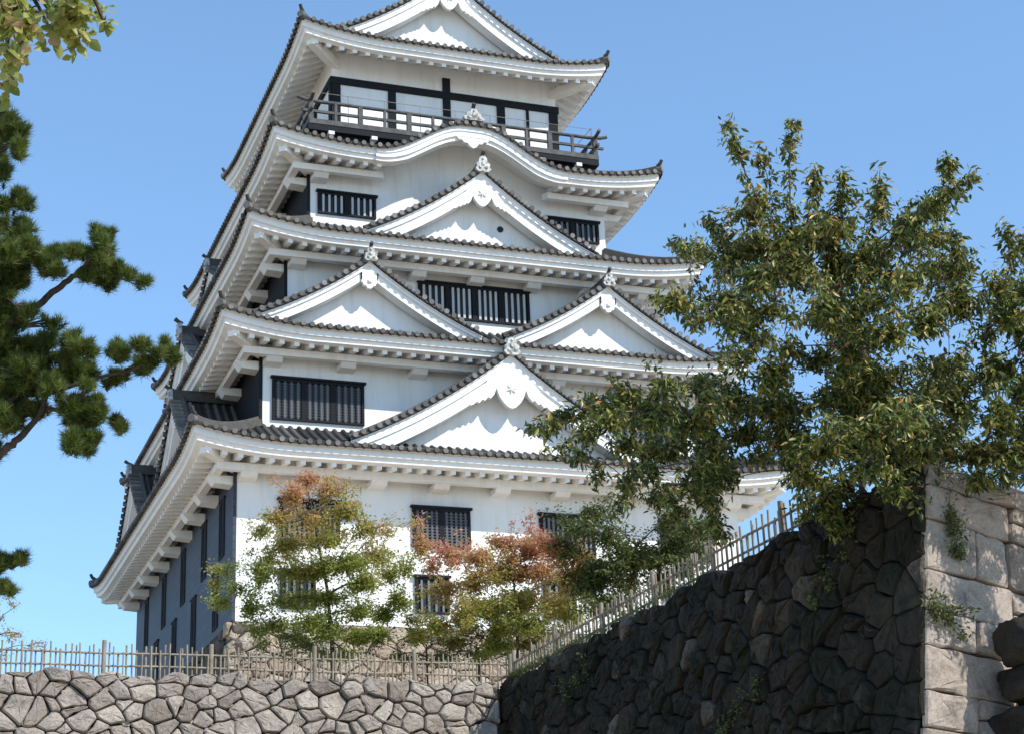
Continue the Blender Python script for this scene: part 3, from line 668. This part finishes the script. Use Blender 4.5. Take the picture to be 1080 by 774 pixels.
# ------------------------------------------------------------------ vegetation
def leaves(pos, size, rng, normal_up=.5, droop=.3, w=.42, rnd=None, name='crown', m=None, parent=None, rndf=None):
    """many small folded leaves; pos (n,3)"""
    n = len(pos); pos = np.asarray(pos, float)
    d = rng.normal(0, 1, (n, 3)); d[:, 2] = d[:, 2]*.6-droop; d /= np.linalg.norm(d, axis=1)[:, None]
    nn = rng.normal(0, 1, (n, 3)); nn[:, 2] = np.abs(nn[:, 2])+normal_up; sd_ = np.cross(d, nn); sd_ /= np.linalg.norm(sd_, axis=1)[:, None]
    up = np.cross(sd_, d); L = size*rng.uniform(.5, 1.4, n)[:, None]
    a = pos; t = pos+d*L; q1 = pos+d*L*.42+sd_*L*w*.5+up*L*.08; q2 = pos+d*L*.42-sd_*L*w*.5+up*L*.08
    q3 = pos+d*L*.78+sd_*L*w*.3+up*L*.03; q4 = pos+d*L*.78-sd_*L*w*.3+up*L*.03
    V = np.stack([a, q1, q3, t, q4, q2], 1).reshape(-1, 3)
    F = np.arange(n)[:, None]*6
    F1 = np.concatenate([F+0, F+1, F+2, F+3], 1); F2 = np.concatenate([F+0, F+3, F+4, F+5], 1)
    faces = np.concatenate([F1, F2]).tolist()
    me = bpy.data.meshes.new(name); me.from_pydata(V.tolist(), [], faces); me.materials.append(m)
    r_ = rndf if rndf is not None else rng.random(n); at_ = me.attributes.new('rnd', 'FLOAT', 'POINT'); at_.data.foreach_set('value', np.repeat(np.clip(r_, 0, 1), 6).tolist())
    o = bpy.data.objects.new(name, me); col.objects.link(o)
    if parent: o.parent = parent
    return o
def curve(a, b, sag, rng, n=6, wob=.05):
    a = np.array(a, float); b = np.array(b, float); L = np.linalg.norm(b-a); out = []
    ph = rng.normal(0, 1, 3)
    for i in range(n+1):
        t = i/n; p = a+(b-a)*t; p = p+np.array([0, 0, sag*math.sin(math.pi*t)])+ph*wob*L*math.sin(math.pi*t)*math.cos(2.5*t); out.append(p)
    return out
def tree(name, label, cat, base, trunk_pts, trunk_r, clumps, m, size, per, rng, group=None, w=.42, droop=.3, rndfun=None, twigs=5, sprd=.75, sprays=(), spn=90):
    """clumps: list of (centre, radius xyz) ; every clump is joined to the nearest point of the growing skeleton"""
    root = empty(name, tuple(base)); tag(root, label, cat, group); b0 = np.array(base, float)
    tk = MB(); sk = [np.array(p, float) for p in trunk_pts]; n = len(sk)
    # dense trunk samples
    dense = []; rad = []
    for i in range(n-1):
        for k in range(6): t = k/6; dense.append(sk[i]*(1-t)+sk[i+1]*t); rad.append(trunk_r*(1-.75*((i+t)/(n-1))))
    dense.append(sk[-1]); rad.append(trunk_r*.25)
    tk.tube([p-b0 for p in dense], rad, 10)
    nodes = list(zip(dense[len(dense)//4:], rad[len(dense)//4:]))
    order = sorted(clumps, key=lambda c: np.linalg.norm(np.array(c[0])-sk[-1])+0*rng.random()); allp = []; rn = []
    order = sorted(clumps, key=lambda c: min(np.linalg.norm(np.array(c[0])-q) for q, _ in nodes))
    for c, r_ in order:
        c = np.array(c, float); r_ = np.array(r_, float)
        j = min(range(len(nodes)), key=lambda q: np.linalg.norm(nodes[q][0]-c)+.8*max(0, nodes[q][0][2]-c[2])+ (0 if nodes[q][1] > .012 else .4))
        p, rr = nodes[j]; L = np.linalg.norm(c-p); nn = max(4, int(L/.35)); pts = curve(p, c, .1*L, rng, nn, .07)
        r0 = min(rr*.75, .012+.016*L+.0); rads = [r0*(1-.75*i/nn)+.004 for i in range(nn+1)]
        tk.tube([q-b0 for q in pts], rads, 6, cap=False)
        nodes += [(q, rads[i+0]) for i, q in enumerate(pts) if i > 1]
        # twigs within the clump carry the leaves
        tw = max(3, int(twigs*(r_.prod()**(1/3)/.5)**1.2))
        cnt = int(per*rng.uniform(.45, 1.5)*(r_.prod()**(1/3)/.5)**2.1)
        r_ = r_*rng.uniform(.6, 1.55, 3); lift_ = rng.uniform(-.15, .55)
        for k in range(tw):
            d = rng.normal(0, 1, 3); d /= np.linalg.norm(d); d[2] = d[2]*.8+lift_; ln = rng.uniform(.35, 1.05) if rng.random() < .75 else rng.uniform(1.2, 2.1)
            e = c+d*r_*ln; a = c+d*r_*.1*rng.random(); tp = curve(a, e, -.05*np.linalg.norm(e-a), rng, 4, .1)
            tk.tube([q-b0 for q in tp], [.008, .007, .006, .005, .003], 4, cap=False)
            q_ = max(2, int(cnt/tw*(.5+.7*ln))); t = rng.random(q_)**.8*1.05; base_ = np.array([tp[min(4, int(x*4))]*(1-(x*4 % 1))+tp[min(4, int(x*4)+1)]*(x*4 % 1) for x in np.clip(t, 0, .999)])
            sp = rng.normal(0, 1, (q_, 3))*size*sprd; allp.append(base_+sp)
    for sp_ in sprays:
        pl = [np.array(p, float) for p in sp_]; j = min(range(len(nodes)), key=lambda q: np.linalg.norm(nodes[q][0]-pl[0])); pl = [nodes[j][0]]+pl; dn = []
        for i in range(len(pl)-1):
            for k in range(6): t = k/6; dn.append(pl[i]*(1-t)+pl[i+1]*t+rng.normal(0, .012, 3))
        dn.append(pl[-1]); n_ = len(dn); tk.tube([q-b0 for q in dn], [.022*(1-.85*i/n_) for i in range(n_)], 5, cap=False)
        L = sum(np.linalg.norm(dn[i+1]-dn[i]) for i in range(n_-1))
        for k in range(int(L*9)):                          # side shoots, shorter towards the tip
            i = rng.integers(3, n_); tt = i/n_; a = dn[min(i, n_-1)]; d = rng.normal(0, 1, 3); d[2] += .6; d /= np.linalg.norm(d); e = a+d*rng.uniform(.12, .5)*(1.15-tt)
            tp = curve(a, e, -.02, rng, 3, .1); tk.tube([q-b0 for q in tp], [.006, .005, .004, .003], 4, cap=False)
            m_ = max(3, int(spn*(.2+.8*np.linalg.norm(e-a))*.33)); u = rng.random(m_); allp.append(a+(e-a)*u[:, None]+rng.normal(0, size*.45, (m_, 3)))
        u = rng.integers(2, n_, int(L*spn*.5)); allp.append(np.array(dn)[u]+rng.normal(0, size*.5, (len(u), 3)))
    P = np.concatenate(allp)
    tk.build('trunk', MBARK, root)
    rf = rndfun(P, rng) if rndfun else None
    leaves(P-b0, size, rng, droop=droop, w=w, name='crown', m=m, parent=root, rndf=rf)
    return root
def C(lst, D0, mpp, rng, spread=1.0, k=1.0):
    out = []
    for e in lst:
        x, y, rx, ry = e[:4]; dd = e[4] if len(e) > 4 else 0
        c = at(x, y, D0+dd+rng.uniform(-1, 1)*spread); out.append((c, (rx*mpp*k, max(rx, ry)*mpp*k, ry*mpp*k)))
    return out
# the big cherry-like tree on the rampart corner
rb = np.random.default_rng(21); D = 27.6; mpp = D/F_PX
big = [(775,150,10,18),(783,190,14,20),(795,225,18,22),(805,262,24,22),(830,150,8,18),(835,190,14,18),(850,210,22,20),(858,250,24,24),(890,205,14,18),(885,240,20,20),
 (925,225,16,16),(930,205,7,16),(955,235,18,14),(955,210,12,14),(985,220,20,12),(1000,190,10,16),(1020,190,10,12),(985,250,14,10),
 (735,262,16,8),(760,255,14,10),(725,262,10,5),(775,270,16,14),(760,285,16,9),
 (712,318,18,12),(745,318,18,14),(775,320,20,14),(735,340,14,8),(770,345,10,14),(800,330,24,18),(805,295,26,20),
 (840,290,28,24),(880,290,28,24),(915,275,26,22),(870,330,28,24),(910,320,30,26),(950,300,28,24),(990,285,20,18),(1010,285,12,30),(1015,320,20,20),
 (1050,300,16,18),(1070,270,8,14),(1062,330,20,18),(1040,350,20,18),(1080,310,14,20),(1085,350,20,25),
 (830,370,14,16),(815,395,24,18),(780,380,20,16),(860,380,26,22),(900,370,30,26),(940,350,30,26),(980,345,26,24),(1000,385,30,26),(1050,395,30,26),(1090,400,26,26),
 (930,400,32,26),(880,420,32,26),(960,430,34,28),(1010,430,30,26),(1060,440,30,24),(1095,450,26,24),
 (740,405,24,14),(770,420,26,20),(700,412,22,12),(660,418,20,12),(625,425,18,9),(595,435,14,7),(575,445,10,5),(645,440,24,14),(690,440,28,18),(735,445,28,20),(785,455,30,22),(825,430,30,24),(830,465,28,20),
 (620,455,16,10),(660,468,20,12),(610,480,10,10),(630,490,8,7),(705,475,24,16),(750,480,24,16),(660,505,10,14),(655,530,7,9),(685,500,12,14),(725,510,18,16),(748,530,14,16),(757,550,8,8),(770,505,16,14),(705,520,8,9),(740,495,20,14),
 (865,470,28,20),(855,505,14,16),(870,530,12,14),(905,470,30,22),(890,510,20,20),(910,535,16,14),(900,555,10,8),(935,480,28,22),(980,475,30,22),(1030,480,28,16),(1070,480,26,14),(1040,500,16,10),(1010,505,14,8),(1070,500,16,8),(960,515,16,10),(930,545,12,12),(885,540,12,14),(850,525,8,10),(940,515,18,14),(985,500,18,8),(845,485,12,8),(800,480,14,10),(1100,490,20,10),(905,420,26,20,-1.3),(925,455,26,18,-1.4),(940,485,26,16,-1.3),(955,445,26,18,-1.2),(915,495,22,14,-1.3),(885,455,22,18,-1.2),(965,480,24,12,-1.3),(940,505,20,10,-1.2),(990,500,18,7,-.6),(1030,505,18,7,-.6),(890,395,24,18,-1.3)]
big = [b_ for b_ in big if b_[1] > 218 or 600 < b_[0] < 0]
cl = C(big, D, mpp, rb, 1.6)
def SP(L, D0, rng): return [[at(x, y, D0+o_) for x, y in l_] for l_, o_ in ((l_, rng.uniform(-.8, .8)) for l_ in L)]
bigsp = SP([[(830,265),(800,215),(780,165),(768,130)],[(835,250),(832,190),(836,130)],[(850,240),(860,200),(858,180)],[(880,260),(890,210),(888,185)],[(900,290),(925,225),(928,180)],[(915,285),(960,235),(1000,205),(1030,182)],
  [(985,225),(1000,180),(998,168)],[(800,300),(755,270),(712,258)],[(790,290),(760,250),(745,232)],[(790,345),(735,325),(692,314)],[(1015,330),(1010,270),(1005,248)],[(1060,330),(1065,270),(1060,235)],[(680,430),(620,425),(560,452)],
  [(690,470),(665,505),(652,540)],[(740,500),(750,540),(757,562)],[(850,280),(820,230),(800,155)],[(960,260),(975,220),(1015,200)],[(860,250),(880,215),(905,205)],[(1080,350),(1085,290),(1078,250)],[(640,430),(600,440),(572,455)],[(700,510),(712,535),(716,545)],[(870,510),(880,550),(878,568)],[(905,530),(900,560),(893,575)]], D, rb)
cl += [(np.array(c)+np.array([0.9, 1.6, .2]), r_) for c, r_ in cl[::3]]
for _k in range(88):
    _u, _z, _t = rb.uniform(-.3, 4.2), rb.uniform(6.0, 9.1), rb.uniform(1.4, 6.0)
    _p = np.array([-5.6+.95*_u, -43.2+.31*_u, _z])+np.array(SUNV)*_t; _d = _p-CAM; _x = 540+F_PX*(_d@RT)/(_d@FW); _y = 387-F_PX*(_d@UP)/(_d@FW)
    if (_y < 492 or _x > 1110) and _p[2] > 9.4: cl.append((_p, (.26, .26, .2)))
basep = np.array([-4.55, -41.3, 9.0])
def bigr(P, rng): return rng.beta(2.1, 2.5, len(P))*.97+.12*(rng.random(len(P)) < .06)+.08*np.clip((P[:, 2]-12)/6, -1, 1)
tree('broadleaf_tree', 'large leafy tree with green leaves turning orange, spreading over the corner of the stone rampart', 'tree', basep,
     [basep, at(945, 500, 27.6), at(935, 440, 27.6), at(905, 370, 27.5), at(880, 300, 27.4)], .24, cl, MLBIG, .12, 1400, rb, w=.36, droop=.9, rndfun=bigr, twigs=22, sprd=.62, sprays=bigsp, spn=200)
# two small turning trees and a green one behind the fences
ra = np.random.default_rng(31); D = 44; mpp = D/F_PX
A_ = [(325,505,14,10),(345,520,16,12),(310,525,16,12),(290,545,16,9),(275,560,12,6),(330,545,22,14),(365,540,18,14),(385,560,18,12),(345,570,24,14),(300,575,18,10),(280,590,14,8),(395,585,20,12),(410,560,10,8),(360,595,24,14),(320,605,24,14),(275,605,18,10),(250,620,16,8),(235,635,12,6),(385,615,22,12),(410,605,18,12),(420,630,14,9),(345,630,24,12),(300,635,22,10),(265,640,16,8),(380,645,22,10),(405,650,18,8),(240,605,8,8),(325,655,20,8),(290,658,16,7),(430,600,8,14),(310,672,20,8),(345,668,20,8),(375,672,20,8),(400,668,16,7),(270,665,14,6),(225,615,8,4),(232,600,8,5),(335,690,14,6),(365,690,12,6)]
b0 = at(352, 712, 46.5); b0[2] = 9.0
def ra_f(P, rng): h = (P[:, 2]-P[:, 2].min())/np.ptp(P[:, 2]); return np.clip((h-.5)*1.1+.26+.1*np.sin(P[:, 0]*3.1)+rng.normal(0, .17, len(P)), 0, 1)
tree('young_tree', 'small tree with a russet top and green lower leaves behind the left fence', 'tree', b0, [b0, at(350, 675, 46.5), at(345, 620, 46.5), at(335, 570, 46.5), at(328, 530, 46.5)], .065, C(A_, 46.5, 46.5/F_PX, ra, 1.0, 1.2), MLRED, .085, 1350, ra, group='small autumn trees behind the fence', w=.5, rndfun=ra_f, twigs=26, sprd=1.0)
rc = np.random.default_rng(41)
B_ = [(455,600,12,8),(480,585,16,9),(505,590,18,10),(530,575,16,9),(560,580,20,10),(590,578,18,9),(610,590,16,9),(620,605,10,7),(470,620,18,10),(500,615,20,11),(535,605,24,12),(570,605,24,12),(600,615,18,12),(515,640,22,12),(550,635,26,12),(585,640,22,12),(605,655,14,9),(560,660,24,10),(525,662,18,8),(490,650,18,9),(465,660,16,8),(440,670,14,7),(590,668,14,7),(445,580,8,10),(435,655,12,8),(520,680,16,7),(560,680,14,6),(480,678,14,6),(545,655,20,10)]
b0 = at(547, 705, 45.0); b0[2] = 9.0
tree('young_tree', 'small tree with a red crown top where the two fences meet', 'tree', b0, [b0, at(546, 670, 45.0), at(545, 640, 45.0), at(540, 600, 45.0)], .065, C(B_, 45.0, 45.0/F_PX, rc, 1.0, 1.35), MLRED, .085, 1800, rc, group='small autumn trees behind the fence', w=.5,
     rndfun=lambda P, rng: np.clip((P[:, 2]-P[:, 2].min())/np.ptp(P[:, 2])*.95+.04+.1*np.sin(P[:, 0]*2.7)+rng.normal(0, .17, len(P)), 0, 1), twigs=26, sprd=1.0)
C_ = [(625,545,14,12),(610,560,16,10),(640,570,20,14),(665,590,22,14),(635,600,20,12),(705,550,14,12),(715,575,18,14),(690,590,20,14),(735,560,14,12),(660,615,22,12),(695,615,20,12),(620,620,14,10),(640,635,20,9),(740,585,12,12),(720,600,14,10),(600,580,10,10)]
rg = np.random.default_rng(51); D = 44.0; b0 = at(665, 690, D); b0[2] = 9.0
tree('leafy_shrub', 'dense green shrub behind the fence below the drooping branches of the big tree', 'shrub', b0, [b0, at(665, 650, D), at(668, 610, D), at(672, 575, D)], .09, C(C_, D, D/F_PX, rg, .6, 1.3), MLGRN, .095, 2100, rg, w=.5, twigs=24, sprd=1.0)
# thin bush at the left end of the fence
rl_ = np.random.default_rng(61); D = 45.5; b0 = at(-15, 720, D); b0[2] = 9.0
tree('thin_bush', 'sparse pinkish twiggy bush behind the far left end of the fence', 'bush', b0, [b0, at(-12, 690, D), at(-5, 660, D)], .05, C([(5,650,12,8),(15,640,10,6),(5,670,16,8),(-10,640,14,12),(20,668,10,6),(30,680,12,6),(0,690,14,8),(45,678,8,4),(-20,670,16,12)], D, D/F_PX, rl_, .4), MLRED, .08, 300, rl_, w=.4,
     rndfun=lambda P, rng: np.clip(rng.normal(.45, .15, len(P)), 0, 1), twigs=7)
# low shrubs and dry plants along the foot of the keep
ru = np.random.default_rng(71); D = 46; b0 = at(450, 715, D); b0[2] = 9.0
for X_, lab in ((300, 'low olive shrub at the foot of the keep, in front of its left corner'), (505, 'low olive shrub beside the trunk of the red topped tree below the keep')):
    b1 = at(X_, 712, D); b1[2] = 9.0
    tree('low_shrub', lab, 'shrub', b1, [b1, at(X_, 695, D), at(X_, 682, D)], .04, C([(X_-25,680,16,8),(X_+5,672,16,9),(X_+25,682,16,8),(X_-40,692,16,7),(X_+40,692,16,7),(X_,690,18,8)], D, D/F_PX, ru, .5), MLGRN, .08, 800, ru, group='low shrubs at the foot of the keep', w=.4, twigs=12, sprd=1.0)
tree('low_shrub', 'low dull green shrub with dry stems between the two small autumn trees', 'shrub', b0, [b0, at(450, 695, D), at(450, 680, D)], .05, C([(430,675,18,8),(455,668,18,8),(475,680,18,8),(500,690,20,8),(420,690,18,8),(460,695,22,8),(395,680,14,8)], D, D/F_PX, ru, .5), MLGRN, .08, 800, ru, group='low shrubs at the foot of the keep', w=.4, twigs=12, sprd=1.0)
# leaf sprays of a near tree reaching in at the top left
rn_ = np.random.default_rng(81); D = 9.0; mpp = D/F_PX
near = [(20,8,30,14),(70,6,28,12),(105,10,12,12),(60,28,12,12),(85,38,9,12),(75,48,8,8),(110,25,8,8),(35,25,16,14),(10,30,16,18),(12,62,10,18),(20,70,7,12),(5,90,7,12),(-20,40,30,40),(40,-20,40,20),(95,-25,30,18),(-40,90,25,25),(55,45,6,6),(8,75,10,12)]
b0 = at(-330, 900, D); b0[2] = 0
tree('overhanging_tree', 'near tree whose yellow green leaves hang into the top left corner', 'tree', b0, [b0, at(-330, 600, D), at(-300, 200, D), at(-180, -40, D), at(-60, -50, D), at(60, -35, D)], .13, C(near, D, mpp, rn_, .35), MLYEL, .07, 3000, rn_, w=.62, droop=.9, twigs=34, sprd=.35)
# pine with needle tufts
def pine():
    rp = np.random.default_rng(91); D = 22.0; mpp = D/F_PX
    b0 = at(-170, 900, D); b0[2] = 0
    root = empty('pine_tree', tuple(b0)); tag(root, 'pine tree with dark green needle clusters on crooked boughs reaching in from the left', 'tree')
    tk = MB()
    def limb(pts, r0, r1):
        P = [at(x, y, D+(e[0] if e else 0)) for x, y, *e in pts]; Q = []
        for i in range(len(P)-1):
            for k in range(5): t = k/5; Q.append(P[i]*(1-t)+P[i+1]*t+rp.normal(0, .008, 3))
        Q.append(P[-1]); n = len(Q); tk.tube([q-b0 for q in Q], [r0+(r1-r0)*i/(n-1) for i in range(n)], 9)
    tp = [tuple(b0)]+[tuple(at(x, y, D)) for x, y in ((-165, 700), (-150, 520), (-130, 330), (-90, 180), (-60, 80))]
    Q = []
    for i in range(len(tp)-1):
        for k in range(5): t = k/5; Q.append(np.array(tp[i])*(1-t)+np.array(tp[i+1])*t)
    tk.tube([q-b0 for q in Q], [.26-.2*i/(len(Q)-1) for i in range(len(Q))], 12)
    limb([(-150,400),(-60,350),(0,345),(35,328),(60,305),(80,290),(95,275)], .06, .03)
    limb([(-155,560),(-60,520),(0,478),(20,462),(40,440),(50,415),(100,400),(160,385)], .065, .015)
    limb([(-130,330),(-60,290),(0,285),(20,275)], .07, .02); limb([(-90,180),(-40,170),(0,160),(15,150)], .06, .02)
    limb([(-60,520),(0,430),(40,400)], .05, .02); limb([(50,430),(90,440),(125,440)], .03, .01); limb([(-160,640),(-60,620),(0,605)], .05, .02)
    pads = [(0,120,14,10),(8,135,18,14),(-10,150,24,20),(15,158,12,12),(-5,185,18,18),(8,215,18,14),(0,240,20,14),(25,245,14,12),(-10,265,25,16),(15,270,26,12),(45,275,22,14),(55,262,14,10),(30,290,16,8),(5,300,24,14),(-10,320,20,16),(15,322,16,12),
            (110,255,14,12),(95,268,18,12),(120,270,18,12),(110,288,22,12),(90,285,14,10),(125,292,12,10),(115,305,10,8),(100,295,12,8),(100,245,8,6),
            (10,345,26,16),(-10,360,24,20),(20,370,28,16),(50,372,24,14),(80,370,22,14),(30,395,28,16),(70,390,26,14),(0,400,24,18),(100,392,16,10),(60,412,24,14),(20,420,26,14),(90,410,14,10),
            (125,375,18,10),(150,372,18,9),(172,370,16,8),(182,374,8,7),(130,390,18,9),(120,402,10,7),(150,385,14,6),(128,362,8,6),(175,362,8,6),
            (85,430,22,12),(110,440,18,12),(130,440,12,10),(75,445,16,12),(80,465,14,12),(90,478,12,8),(70,478,9,6),(100,460,10,8),(40,440,18,12),(15,450,14,8),(-5,440,20,14),(105,425,10,8),
            (0,590,14,10),(12,600,12,10),(-5,615,16,10),(8,620,10,8),(-20,600,20,20),(-60,300,40,40),(-60,380,40,30),(-70,200,40,40),(-60,460,40,30),(-80,610,40,20)]
    V = []; F = []; Rn = []
    nb = 0
    for x, y, rx, ry in pads:
        c0 = at(x, y, D+rp.uniform(-.45, .45)); nt_ = max(4, int(rx*ry*.44)); subs = [rp.normal(0, 1, 3)*.5 for _ in range(max(2, int(rx*ry/55)))]
        for k in range(nt_):
            d = rp.normal(0, 1, 3); d /= np.linalg.norm(d)
            c = c0+(subs[rp.integers(len(subs))]*np.array([rx, rx, ry])*1.05+d*np.array([rx, rx*1.1, ry])*rp.uniform(.15, .62))*mpp; axis = np.array([d[0]*.55, d[1]*.55, .75]); axis /= np.linalg.norm(axis)
            nn = 46; dirs = rp.normal(0, 1, (nn, 3))*.62+axis; dirs /= np.linalg.norm(dirs, axis=1)[:, None]
            L = rp.uniform(.075, .13, nn)[:, None]; st = c+dirs*.01-axis*rp.uniform(0, .07, nn)[:, None]
            sdv = np.cross(dirs, rp.normal(0, 1, (nn, 3))); sdv /= np.linalg.norm(sdv, axis=1)[:, None]
            hw = .0042
            tri = np.stack([st-sdv*hw, st+sdv*hw, st+dirs*L], 1).reshape(-1, 3)-b0
            V.append(tri); F.append(np.arange(nn*3).reshape(-1, 3)+nb); nb += nn*3
            tone = np.clip(rp.normal(.48, .16)+rp.normal(0, .1, nn), 0, .92)+(rp.random(nn) < .02)*.3; Rn.append(np.repeat(tone, 3))
            if k % 3 == 0:
                pts = [c0-b0, (c0+c)/2-b0+rp.normal(0, .01, 3), c-b0]; tk.tube(pts, [.012, .009, .005], 4, cap=False)
    tk.build('trunk', MBARK, root)
    me = bpy.data.meshes.new('crown'); me.from_pydata(np.concatenate(V).tolist(), [], np.concatenate(F).tolist()); me.materials.append(MPINE)
    a = me.attributes.new('rnd', 'FLOAT', 'POINT'); a.data.foreach_set('value', np.clip(np.concatenate(Rn), 0, 1).tolist())
    o = bpy.data.objects.new('crown', me); col.objects.link(o); o.parent = root
pine()
# ivy and ferns growing out of the rampart
def wallplant(name, label, spots, m, size, n, seed):
    r_ = np.random.default_rng(seed); P = []; root = empty(name, spots[0][0]); b0 = np.array(spots[0][0]); st = MB()
    for c, (rx, rz) in spots:
        c = np.array(c)
        for k in range(8):
            e = c+np.array([r_.normal(0, rx), -.12+r_.normal(0, .05), r_.normal(0, rz)]); tp = curve(c+np.array([0, .1, 0]), e, -.04, r_, 4, .1)
            st.tube([q-b0 for q in tp], [.008, .007, .006, .005, .003], 4, cap=False)
            q = np.array(tp)[r_.integers(1, 5, n)]+r_.normal(0, .05, (n, 3)); P.append(q)
    st.build('stems', MBARK, root); leaves(np.concatenate(P)-b0, size, r_, name='foliage', m=m, parent=root, w=.5, droop=.4); tag(root, label, 'plant')
def onright(u, v, o_=.08): return tuple(np.array(Tright(u, v, o_)))
wallplant('creeper', 'dark green creeper hanging down the upper part of the sunlit corner stones', [(onright(.45, 8.35), (.07, .16)), (onright(.5, 8.1), (.06, .16)), (onright(.6, 7.75), (.06, .1))], MLGRN, .06, 34, 5)
wallplant('fern', 'small green plant growing from a joint at the edge of the sunlit corner stones', [(onright(.12, 6.95), (.14, .1)), (onright(.35, 6.85), (.14, .14))], MLGRN, .07, 34, 6)
r_ = np.random.default_rng(77); GP = []
for k in range(2600):
    t = r_.random(); y = -25.3-10*t**1.6; GP.append((-5.55+r_.normal(0, .07), y, 9.12+abs(r_.normal(0, .07))))
tag(leaves(np.array(GP), .09, r_, droop=-.8, w=.18, name='grass', m=MLGRN), 'tufts of grass and weeds along the top edge of the dark rampart', 'grass', kind='stuff')
def onleft(u, v): return tuple(np.array(Tleft(u, v, .1)))
for u, v, lab in ((-41.2, 8.2, 'dark weeds hanging from the top of the shaded rampart beside the corner'), (-38.5, 6.6, 'dark weeds sprouting from the middle of the shaded rampart'), (-30.5, 8.6, 'weeds sprouting just under the fence on the far part of the shaded rampart')):
    wallplant('wall_fern', lab, [(onleft(u+.5*q, v-.22*q), (.12, .22)) for q in range(3)], MLGRN, .07, 26, int(v*10))
# dark boulders stacked against the foot of the sunlit face
def boulder(c, r3, seed, label):
    rr = np.random.default_rng(seed); bm = bmesh.new(); bmesh.ops.create_icosphere(bm, subdivisions=4, radius=1)
    from mathutils import noise as mn
    for v in bm.verts:
        p = v.co.copy(); k = 1+.4*mn.noise(p*1.1+Vector((seed, 0, 0)))+.22*mn.noise(p*2.6+Vector((0, seed, 0)))+.08*mn.noise(p*7+Vector((0, seed, 0)))
        q = Vector([math.copysign(abs(a)**.8, a) for a in p]); v.co = Vector((q.x*r3[0], q.y*r3[1], q.z*r3[2]))*k
    me = bpy.data.meshes.new('boulder'); bm.to_mesh(me); bm.free(); me.materials.append(MROOT)
    a = me.attributes.new('rnd', 'FLOAT', 'POINT'); a.data.foreach_set('value', [rr.random()]*len(me.vertices))
    for p in me.polygons: p.use_smooth = True
    o = bpy.data.objects.new('boulder', me); col.objects.link(o); o.location = c; tag(o, label, 'boulder', 'dark boulders stacked by the rampart')
for k, (x, y, rx, rz, lab) in enumerate([(1092, 672, 30, 27, 'rounded dark boulder topmost of the stack at the right edge'), (1085, 722, 26, 22, 'squarish dark boulder second from the top of the stack at the right edge'), (1092, 775, 40, 32, 'broad dark boulder under the squarish one at the lower right corner')]):
    D = 25.6; boulder(at(x, y, D), (rx*D/F_PX, .5, rz*D/F_PX), k+1, lab)
c = at(1092, 775, 25.6)
for k, z in enumerate((c[2]-.95, c[2]-1.95, c[2]-2.95, c[2]-3.95)):
    if z > .2: boulder((c[0]+.05*k, c[1]-.05*k, z), (.75, .75, .58), 10+k, ['dark boulder hidden low in the stack, first below the picture edge', 'dark boulder low in the stack, second below the picture edge', 'dark boulder low in the stack, third below the picture edge', 'dark boulder at the very bottom of the stack'][k])
